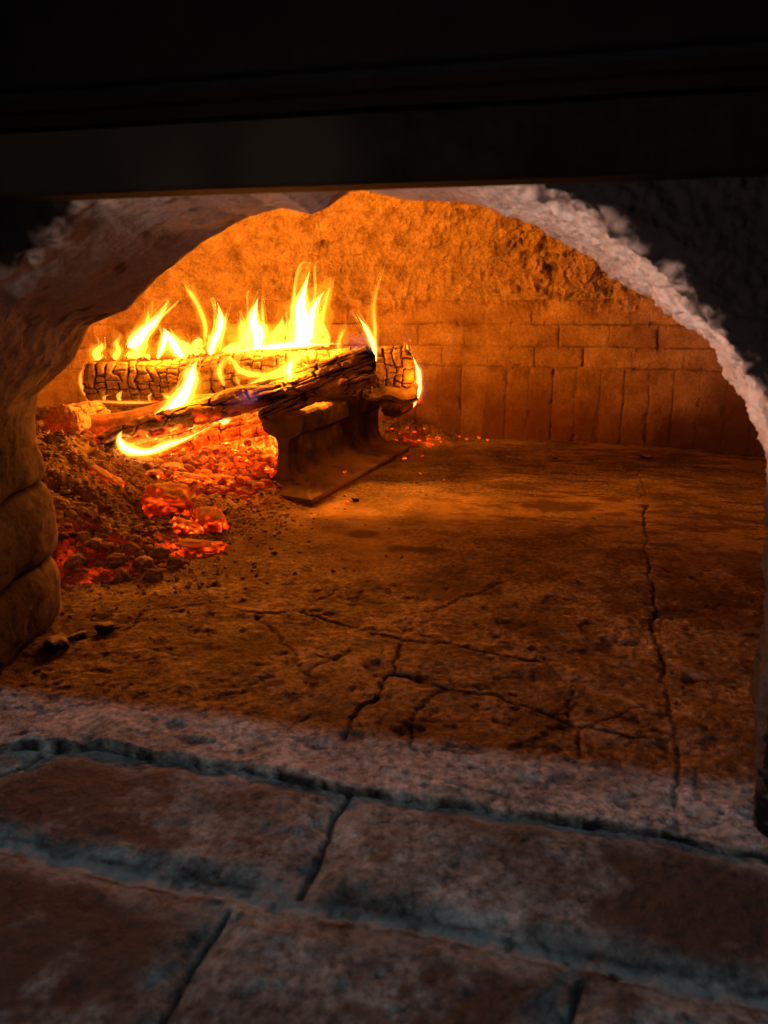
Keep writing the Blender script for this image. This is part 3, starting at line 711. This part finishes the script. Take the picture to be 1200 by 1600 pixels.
# pale raw end and lower block under its right end
lg = make_log('firewood_log', at(560, 608, 1.42), at(650, 612, 1.435), .020, .026, 12, 'wood', mat=M_char, squash=(1, .85), split=[(0.2, .8), (2.4, .75), (4.2, .8)], ash=.9, rough_end=.006, bend=0)
props(lg, 'short pale crumbling piece of wood wedged under the right end of the longest log', 'log', 'logs burning on the fire')
lg = make_log('firewood_log', at(490, 612, 1.385), at(578, 602, 1.395), .019, .019, 13, 'char', squash=(1, .85), split=[(0, .85), (1.57, .8), (3.1, .85), (4.7, .8)], cell=(.014, .011), ash=.2)
props(lg, 'small dark scaly block of charred wood lying on the rail', 'log', 'logs burning on the fire')
lg = make_log('firewood_log', at(600, 640, 1.47), at(655, 618, 1.46), .024, .022, 19, 'wood', squash=(1, .9), ash=.4, split=[(.4, .8), (2.8, .8)], glow=lambda U, zr, n, c, V: .35 * np.clip(n, 0, 1) + .25 * sm(.7, 1, U))
props(lg, 'reddish stub of wood poking out low behind the far end of the rail', 'log', 'logs burning on the fire')
# diagonal log running up to the right in front
lg = make_log('firewood_log', at(112, 706, 1.17), at(582, 562, 1.30), .017, .0235, 14, 'bark', mat=M_bark, squash=(1, .95), bend=-.004,
              glow=lambda U, zr, n, c, V: .75 * sm(.2, -.6, zr) * sm(.62, .35, U) * np.clip(.55 + .9 * n, 0, 1.1) + .35 * sm(.1, .6, n) * sm(.6, .3, U), ash=.35)
props(lg, 'long bark covered log rising diagonally to the right in front of the scaly log', 'log', 'logs burning on the fire')
lg = make_log('firewood_log', at(408, 652, 1.24), at(582, 584, 1.285), .011, .0185, 15, 'bark', mat=M_bark, squash=(1, .9), ash=.4)
props(lg, 'short dark stick of bark lying under the upper end of the diagonal log', 'log', 'logs burning on the fire')
lg = make_log('firewood_log', at(125, 672, 1.26), at(430, 612, 1.36), .021, .016, 16, 'wood', squash=(1, .9), ash=.15,
              glow=lambda U, zr, n, c, V: .24 + .22 * n + .25 * sm(.0, .8, -zr))
props(lg, 'smooth red hot log just below the scaly log on the left', 'log', 'logs burning on the fire')
lg = make_log('firewood_log', at(96, 668, 1.20), at(150, 650, 1.36), .030, .028, 17, 'bark', mat=M_bark, squash=(1, 1), rough_end=.006, glow=lambda U, zr, n, c, V: .18 * sm(-.1, .7, n), end_glow=.16)
props(lg, 'stubby round ended log at the far left beside the oven jamb', 'log', 'logs burning on the fire')
lg = make_log('firewood_log', at(150, 712, 1.24), at(432, 655, 1.33), .020, .020, 18, 'char', squash=(1, 1.0), cell=(.03, .012),
              glow=lambda U, zr, n, c, V: .60 + .25 * n - .35 * c)
props(lg, 'glowing red log lying lowest of the pile, cracked along its length', 'log', 'logs burning on the fire')
lg = make_log('firewood_log', at(330, 712, 1.40), at(452, 700, 1.42), .034, .036, 20, 'char', squash=(1, 1.0), cell=(.03, .025),
              glow=lambda U, zr, n, c, V: .80 + .16 * n - .35 * c)
props(lg, 'thick glowing orange log end in the ember hollow left of the rail', 'log', 'logs burning on the fire')

# ------------------------------------------------------------------ ember chunks
def make_chunk(seed, size, glow, box=.78, mat=None):
    v, f = ico(4)
    p = np.sign(v) * np.abs(v) ** box; p /= np.abs(p).max()
    r = 1 + .34 * fbm(v + seed * 3.1, 1.5, 4, .6, seed=seed)
    f1, f2, cid = worley(v[:, 0] * 2.1 + v[:, 2] * 1.3 + seed, v[:, 1] * 2.4 + v[:, 2] * .7, seed=seed, jit=.8)
    crk = 1 - sm(.03, .16, f2 - f1)
    p = p * (r - .10 * crk)[:, None] * np.array(size)
    n = fbm(v + seed, 3.2, 4, .6, seed=seed + 5)
    g = np.clip(glow * (.55 + .95 * n - .35 * crk * (n < .1) + .4 * crk * (n > .2)) - .42 * sm(.1, .9, v[:, 2]) * sm(-.25, .35, n), 0, 1)
    return p, f, {'glow': g, 'crack': crk * .5 * (glow < .3), 'ash': .8 * sm(.1, .8, v[:, 2])}
def rotm(rx, ry, rz):
    cx, sx, cy, sy, cz, sz = math.cos(rx), math.sin(rx), math.cos(ry), math.sin(ry), math.cos(rz), math.sin(rz)
    return np.array([[cz, -sz, 0], [sz, cz, 0], [0, 0, 1]]) @ np.array([[cy, 0, sy], [0, 1, 0], [-sy, 0, cy]]) @ np.array([[1, 0, 0], [0, cx, -sx], [0, sx, cx]])
def chunk(pos, size, glow, seed, rot, label, group=None, name='ember', cat='ember', sink=.3, mat=None):
    p, f, at_ = make_chunk(seed, size, glow)
    p = p @ rotm(*rot).T
    pos = np.array(pos, float)
    o = mesh_obj(name, p + pos, f, mat or M_ember, attrs=at_, origin=pos)
    return props(o, label, cat, group)
def on_bed(px, py, lift=0.0):
    P = gr(px, py, .0)
    for _ in range(12):
        z = max(float(bed_h(P[0], P[1])), 0.0); P = .5 * P + .5 * gr(px, py, z)
    P[2] = max(float(bed_h(P[0], P[1])), 0.001) + lift; return P
GE = 'large embers glowing in the ash'
chunk(on_bed(262, 800, .010), (.036, .026, .025), .62, 31, (.3, .2, .5), 'largest red ember, a peaked block at the upper left of the ember cluster', GE)
chunk(on_bed(325, 822, .006), (.027, .024, .020), .60, 32, (.1, -.3, 1.9), 'round ribbed ember at the right end of the ember cluster', GE)
chunk(on_bed(292, 832, .003), (.026, .019, .014), .84, 33, (.2, .5, .8), 'brightest yellow hearted ember in the middle of the cluster', GE)
chunk(on_bed(305, 858, .002), (.036, .015, .009), .56, 34, (.1, .05, .1), 'flat red ember lying lowest in front of the ember cluster', GE)
chunk(on_bed(165, 752, .004), (.030, .011, .009), .58, 35, (.1, .35, -.35), 'long thin red ember half buried high on the ash heap', GE)
GC = 'orange embers in the hollow under the logs'
for i, (px, py, sx, sy, g, rz, lab) in enumerate([(300, 752, .034, .010, .80, -.25, 'long orange ember stretched across the front of the hollow'),
        (345, 755, .022, .009, .78, -.1, 'short orange ember stick right of the long one in the hollow'),
        (375, 722, .014, .010, .95, .3, 'yellow ember lump in the middle of the hollow'), (310, 722, .013, .009, .93, .9, 'small yellow ember lump below the glowing low log'),
        (412, 738, .016, .005, .98, -.05, 'thin nearly white ember sliver beside the rail'), (420, 722, .016, .012, .82, .5, 'orange ember leaning against the thick glowing log end'),
        (270, 735, .020, .012, .80, .2, 'orange ember at the left of the hollow behind the low flame'), (345, 735, .016, .011, .85, 1.2, 'squarish orange ember behind the short ember stick'),
        (240, 748, .014, .009, .7, .4, 'dull orange ember beneath the low white flame')]):
    chunk(on_bed(px, py, .004), (sx, sy, .009), g, 41 + i, (.1, .1, rz), lab, GC)
# small loose embers: copies of three shapes
protos = []
def ember_small(P, size, k, label, group, glow):
    if len(protos) < 3:
        p, f, at_ = make_chunk(60 + len(protos), (1, .8, .6), glow)
        o = mesh_obj('ember', p * .01, f, M_ember, attrs=at_, origin=np.zeros(3)); protos.append(o)
    else:
        o = protos[k % 3].copy(); col.objects.link(o)
    o.location = tuple(P); s = size / .01; o.scale = (s, s, s); o.rotation_euler = (0, 0, k * 1.3)
    return props(o, label, 'ember', group)
r_ = random.Random(3)
k = 0
for (px, py) in [(612, 672), (625, 680), (636, 668), (648, 676), (655, 690), (662, 694), (670, 682), (684, 686), (690, 692), (676, 697), (642, 684), (663, 671), (618, 690)]:
    ember_small(on_bed(px, py, .003), r_.uniform(.0025, .0065), k, 'small red ember in the heap behind the far end of the rail', 'embers heaped behind the rail', .8); k += 1
for (px, py) in [(718, 684), (729, 688), (736, 682), (748, 686), (757, 684), (762, 690)]:
    ember_small(on_bed(px, py, .003), r_.uniform(.0022, .0055), k, 'small red ember in the row at the foot of the back wall', 'embers at the foot of the wall', .8); k += 1
for (px, py, s, lab) in [(632, 718, .005, 'lone ember nearest the far corner of the rail'), (660, 714, .003, 'tiny ember right of the one by the far rail corner'), (657, 742, .003, 'pinkish ember alone on the ash dusted floor'),
        (632, 765, .0028, 'tiny bright ember midway along the rail on the open floor'), (694, 752, .0022, 'ember farthest right on the open floor'), (541, 786, .004, 'ember touching the front edge of the rail foot')]:
    ember_small(on_bed(px, py, .002), s, k, lab, 'loose embers on the hearth', .8); k += 1
ember_small(R0 + ax * .12 + sd * .06 + np.array([0, 0, .018]), .0035, k, 'ember lying on top of the rail foot', 'loose embers on the hearth', .8)
# charcoal pieces
GL = 'charcoal pieces on the hearth'
for i, (px, py, s, lab) in enumerate([(555, 782, .006, 'small charcoal lump by the right edge of the rail foot'), (165, 985, .010, 'charcoal piece on the floor in front of the ash heap'), (88, 1012, .014, 'biggest charcoal lump at the foot of the left jamb'),
        (120, 1000, .009, 'flat charcoal bit beside the biggest lump'), (350, 800, .009, 'dark charcoal lump on the ash above the round ember'), (1010, 716, .012, 'flat dark charcoal flake near the back wall'), (868, 718, .005, 'little charcoal bit left of the dark flake')]):
    chunk(on_bed(px, py, .002), (s, s * .7, s * .45), 0, 80 + i, (.1, .2, i * 1.1), lab, GL, name='charcoal_piece', cat='charcoal', mat=M_coal)
# ash covered coals at the front of the heap
for i, (px, py, s) in enumerate([(182, 880, .011), (225, 888, .013), (150, 855, .010), (205, 862, .009), (250, 870, .010), (120, 885, .012), (190, 905, .009), (240, 905, .010), (130, 845, .009), (165, 830, .009), (275, 885, .009), (215, 835, .008)]):
    chunk(on_bed(px, py, .004), (s, s * .8, s * .75), 0, 100 + i, (.2 * i, .1, i * .9), 'rounded ash coated coal at the front of the ash heap', 'ash coated coals', name='coal', cat='coal', mat=M_ash)

# ------------------------------------------------------------------ flames: closed bodies of glowing gas
def crom(P, n):
    P = np.array(P, float); m = len(P); P = np.vstack([2 * P[0] - P[1], P, 2 * P[-1] - P[-2]])
    out = []
    for t in np.linspace(0, m - 1 - 1e-6, n):
        i = int(t); f = t - i; a, b, c, d = P[i], P[i + 1], P[i + 2], P[i + 3]
        out.append(.5 * (2 * b + (c - a) * f + (2 * a - 5 * b + 4 * c - d) * f * f + (3 * b - a - 3 * c + d) * f ** 3))
    return np.array(out)
def tongue(parent, pts, mat, wk=1.0, name='flame_tongue', seed=0, n=72, m=20, depth=.55, wob=.12, own=None):
    # pts: (px, py, distance, full width in photo pixels)
    C = np.array([list(at(p[0], p[1], p[2])) + [p[3] * p[2] / F_PX * .5 * wk] for p in pts])
    C = crom(C, n); P = C[:, :3]; r = np.clip(C[:, 3] * 1.28, .0004, None)
    t = np.linspace(0, 1, n)
    end = np.clip(np.minimum(t / .08, 1), 0, 1) ** .6 * np.clip((1 - t) / .30, 0, 1) ** .75
    r = r * np.clip(end, .03, 1)
    T = np.gradient(P, axis=0); T /= np.linalg.norm(T, axis=1)[:, None] + 1e-9
    Yd = np.array([0, 1., 0]); s = np.cross(T, Yd); s /= np.linalg.norm(s, axis=1)[:, None] + 1e-9
    a = np.linspace(0, 2 * math.pi, m, endpoint=False)
    ca, sa = np.cos(a), np.sin(a)
    q = np.stack([t[:, None] * 3.2 + 0 * a, ca[None] * .8 + 0 * t[:, None], sa[None] * .8 + 0 * t[:, None]], -1) + seed * 7.7
    rr = r[:, None] * (1 + wob * 2.2 * fbm(q, 1.5, 3, seed=seed))
    V = P[:, None] + rr[..., None] * (ca[None, :, None] * s[:, None] + sa[None, :, None] * depth * Yd[None, None])
    F = grid_faces(n, m, cv=True)
    c0 = n * m; V = np.vstack([V.reshape(-1, 3), P[0], P[-1]])
    j = np.arange(m); j2 = (j + 1) % m
    tri0 = np.stack([np.full(m, c0), j2, j, np.full(m, c0)], -1); tri1 = np.stack([(n - 1) * m + j, (n - 1) * m + j2, np.full(m, c0 + 1), np.full(m, c0 + 1)], -1)
    tris = np.vstack([tri0[:, :3], tri1[:, :3]])
    Ft = np.vstack([F[:, [0, 1, 2]], F[:, [0, 2, 3]], tris])
    # outward orientation
    return mesh_obj(name, V, Ft, mat, parent)
def Z1(l, Y):   # points read off the enlarged detail
    return [(60 + x * .5333, 380 + y * .5333, Y, w_ * .5333) for x, y, w_ in l]
GF = 'flames of the fire'
fseed = [0]
def flame(label, tongues, Y=1.4):
    base = at(60 + tongues[0][1][0][0] * .5333, 380 + tongues[0][1][0][1] * .5333, Y)
    r = empty('flame', base); props(r, label, 'flame', GF)
    more_ = []
    rr_ = random.Random(int(tongues[0][1][0][0] * 7 + tongues[0][1][0][1]))
    for kind, l, *yy in tongues:
        if kind not in 'fs' or len(l) < 3: continue
        wm = max(q[2] for q in l)
        for _i in range(6 if kind == 'f' else 3):
            side = rr_.choice((-1, 1)); i0 = rr_.uniform(0, .45); k_ = []
            for j_, q in enumerate(l):
                t_ = j_ / (len(l) - 1)
                if t_ < i0 - .2: continue
                k_.append((q[0] + side * q[2] * rr_.uniform(.25, .55) + side * (t_ - i0) * rr_.uniform(0, wm * .7), q[1] + rr_.uniform(-7, 7), max(2.2, wm * rr_.uniform(.06, .20))))
            e_ = l[-1]; k_.append((e_[0] + side * rr_.uniform(2, wm * .9), e_[1] - rr_.uniform(-8, 18) * (1 if abs(l[0][1] - l[-1][1]) > 40 else .1), 2))
            more_.append((rr_.choice('twt'), k_, *yy))
    for kind, l, *yy in list(tongues) + more_:
        y = yy[0] if yy else Y
        fseed[0] += 1; sd_ = fseed[0]
        p = Z1(l, y)
        if kind == 't': tongue(r, p, M_mid, .8, seed=sd_, wob=.25, name='flame_filament')
        elif kind == 'w': tongue(r, p, M_wisp, 1.0, seed=sd_, wob=.2, name='flame_wisp')
        elif kind == 'b': tongue(r, p, M_blue, 1.0, seed=sd_, wob=.2, name='blue_root')
        elif kind == 's':
            o = tongue(r, p, M_outer, 1.6, seed=sd_, wob=.2); tongue(o, p, M_body, 1.1, seed=sd_, name='flame_body', wob=.2); tongue(o, p, M_mid, .6, seed=sd_, name='inner_flame')
        else:
            o = tongue(r, p, M_outer, 1.5, seed=sd_, wob=.24); tongue(o, p, M_body, 1.12, seed=sd_, name='flame_body', wob=.22); tongue(o, p, M_mid, .82, seed=sd_, name='inner_flame', wob=.2); tongue(o, p, M_core, .46, seed=sd_, name='flame_core', wob=.2)
    return r
flame('leftmost curling flame on the long scaly log, its tip bent to the right', [
    ('f', [(262, 305, 20), (285, 290, 44), (310, 258, 36), (345, 225, 22), (390, 172, 6)]), ('s', [(285, 345, 8), (292, 300, 16), (318, 240, 18), (322, 180, 8)]),
    ('s', [(305, 340, 6), (312, 315, 10), (318, 285, 6)]), ('w', [(225, 330, 20), (232, 290, 30), (222, 240, 14)]), ('w', [(280, 325, 40), (300, 260, 46), (330, 200, 30), (330, 160, 10)])], 1.41)
flame('two legged flame standing second from the left on the long log', [
    ('f', [(348, 340, 10), (362, 310, 20), (372, 275, 22), (368, 245, 8)]), ('f', [(425, 338, 18), (405, 310, 34), (388, 280, 30), (370, 248, 8)]),
    ('s', [(448, 338, 8), (444, 305, 10), (432, 275, 5)]), ('w', [(395, 335, 60), (400, 290, 60), (430, 250, 20)])], 1.41)
flame('thin hook shaped flame floating free above the log', [('s', [(486, 288, 10), (488, 245, 17), (468, 185, 17), (440, 140, 14), (420, 108, 6)]), ('w', [(440, 280, 16), (478, 270, 16), (490, 220, 20)]), ('w', [(450, 165, 10), (455, 130, 14), (448, 108, 5)])], 1.43)
flame('slim upright flame in the middle of the long log right of the hook shaped one', [('f', [(500, 328, 22), (520, 280, 30), (535, 230, 26), (525, 170, 8)]), ('s', [(530, 320, 10), (542, 250, 14), (556, 185, 6)]), ('w', [(515, 330, 50), (540, 260, 44), (545, 200, 16)])], 1.41)
flame('broad double peaked flame left of the tallest flame', [
    ('f', [(645, 312, 40), (642, 262, 48), (632, 215, 30), (645, 150, 6)]), ('s', [(662, 305, 14), (658, 220, 14), (654, 150, 6)]), ('w', [(658, 170, 10), (662, 110, 8), (668, 80, 4)]),
    ('s', [(585, 318, 20), (600, 265, 28), (588, 205, 8)]), ('s', [(610, 315, 12), (612, 270, 16), (620, 225, 5)]), ('w', [(600, 320, 80), (620, 260, 80), (650, 200, 40)]), ('w', [(560, 325, 20), (570, 270, 26), (560, 210, 8)])], 1.41)
flame('tallest and whitest flame, spreading into two tips', [
    ('f', [(775, 305, 70), (772, 250, 66), (768, 195, 50), (778, 140, 26), (800, 65, 6)]), ('f', [(790, 290, 30), (800, 220, 30), (812, 180, 22), (842, 135, 6)]), ('s', [(826, 310, 12), (828, 240, 14), (845, 160, 12), (862, 100, 5)]),
    ('s', [(815, 300, 20), (818, 220, 16), (812, 150, 6)]), ('w', [(810, 300, 90), (815, 200, 80), (850, 120, 30), (868, 95, 8)]), ('w', [(785, 200, 30), (778, 110, 30), (790, 30, 10)]), ('w', [(700, 230, 20), (715, 190, 26), (700, 150, 8)]),
    ('f', [(570, 318, 6), (640, 308, 14), (720, 300, 26), (790, 297, 20), (872, 292, 9)])], 1.40)
rc = random.Random(21)
cur = []
for i_ in range(44):
    x_ = 175 + 680 * (i_ + rc.random()) / 44; hgt = rc.uniform(22, 105) * (.7 + .6 * (math.exp(-((x_ - 720) / 160) ** 2) + .5 * math.exp(-((x_ - 290) / 90) ** 2))); yb = 340 - 36 * (x_ - 240) / 600
    w_ = rc.uniform(10, 40); ln_ = rc.uniform(-16, 26); cv = rc.uniform(-14, 14)
    cur.append((rc.choice('wwtsww'), [(x_, yb, w_), (x_ + .3 * ln_ + cv, yb - .35 * hgt, w_ * rc.uniform(.7, 1.1)), (x_ + .6 * ln_ - cv * .6, yb - .7 * hgt, w_ * .6), (x_ + ln_, yb - hgt, 3)], 1.40 + rc.uniform(-.015, .03)))
flame('ragged curtain of low translucent flames running along the top of the long log', cur, 1.41)
cur = []
for (xa, ya, xb, yb_) in ((470, 478, 720, 378), (160, 460, 340, 465), (300, 600, 520, 530), (620, 420, 840, 320)):
    for i_ in range(5):
        t_ = (i_ + rc.random()) / 5; x_ = xa + (xb - xa) * t_; y_ = ya + (yb_ - ya) * t_; hgt = rc.uniform(10, 34)
        cur.append((rc.choice('wwt'), [(x_, y_, rc.uniform(5, 14)), (x_ + rc.uniform(-5, 10), y_ - hgt * .5, rc.uniform(5, 12)), (x_ + rc.uniform(0, 18), y_ - hgt, 2)], 1.255 if ya != 460 else 1.35))
flame('scattered small licks of flame between the lower logs', cur, 1.25)
flame('small lone flame on the upper end of the diagonal log', [('s', [(884, 348, 9), (880, 300, 13), (890, 265, 10), (910, 232, 4)]), ('w', [(890, 300, 30), (895, 260, 22), (905, 225, 6)])], 1.32)
flame('pair of thin crossing flames at the tip of the diagonal log', [('f', [(988, 352, 6), (984, 310, 16), (962, 255, 18), (930, 205, 5)]), ('s', [(988, 330, 8), (986, 260, 13), (984, 170, 9), (1012, 62, 4)]), ('w', [(975, 280, 26), (975, 200, 22), (1000, 100, 8)])], 1.29)
flame('bluish edged flame curling off the right end of the long log', [('f', [(1088, 382, 6), (1086, 340, 15), (1078, 290, 6)]), ('f', [(1098, 484, 5), (1116, 430, 17), (1112, 375, 14), (1092, 318, 6)]), ('b', [(1100, 480, 14), (1122, 430, 24), (1118, 370, 20), (1105, 315, 14)]), ('b', [(1060, 275, 12), (1090, 280, 8), (1118, 240, 3)])], 1.42)
flame('big white flame licking down in front of the logs on the left', [
    ('f', [(330, 515, 14), (375, 495, 34), (415, 460, 44), (440, 410, 44), (452, 370, 34), (468, 340, 12)]), ('s', [(430, 478, 14), (455, 470, 14), (476, 473, 5)]), ('s', [(405, 465, 10), (380, 452, 14), (360, 440, 6)]),
    ('w', [(380, 480, 50), (460, 430, 60), (470, 360, 30)])], 1.23)
flame('looping flame winding over the middle of the diagonal log', [
    ('s', [(600, 420, 4), (672, 392, 20), (722, 372, 30), (762, 335, 26), (830, 300, 12)]), ('s', [(545, 420, 10), (530, 375, 20), (548, 335, 10)]), ('s', [(560, 330, 12), (590, 372, 24), (640, 385, 20), (690, 375, 8)]),
    ('f', [(736, 410, 8), (735, 370, 22), (745, 330, 8)]), ('s', [(590, 420, 6), (582, 400, 10), (578, 380, 4)]), ('w', [(480, 480, 10), (600, 435, 16), (720, 385, 12), (800, 350, 5)]), ('w', [(700, 400, 50), (760, 350, 50), (820, 310, 20)])], 1.25)
flame('low white flame creeping along the lowest log', [
    ('f', [(245, 548, 4), (236, 575, 18), (262, 605, 34), (320, 612, 22), (380, 590, 20), (440, 570, 14), (520, 528, 4)]), ('w', [(250, 600, 50), (330, 600, 50), (450, 575, 20)])], 1.17)
flame('tiny flame between the diagonal log and the rail', [('f', [(528, 520, 6), (545, 524, 16), (568, 514, 5)]), ('w', [(500, 510, 14), (520, 500, 20), (522, 475, 5)])], 1.24)
flame('faint flame edging the left end of the long log', [('s', [(146, 462, 5), (130, 430, 9), (122, 395, 8), (132, 355, 4)])], 1.38)
flame('thin glowing line of fire under the belly of the long log', [('s', [(155, 462, 4), (230, 466, 9), (300, 467, 11), (345, 465, 4)])], 1.36)
flame('faint orange wisp high above the middle of the fire', [('w', [(615, 128, 5), (612, 95, 10), (598, 62, 9), (590, 38, 4)]), ('w', [(752, 125, 4), (744, 90, 8), (748, 60, 4)])], 1.43)
flame('bluish haze of burning gas rising from the diagonal log', [('b', [(640, 470, 20), (610, 445, 40), (600, 420, 16)]), ('b', [(505, 525, 14), (560, 480, 34), (640, 440, 30), (720, 400, 10)]), ('b', [(1000, 300, 30), (940, 290, 40), (880, 300, 20)])], 1.22)
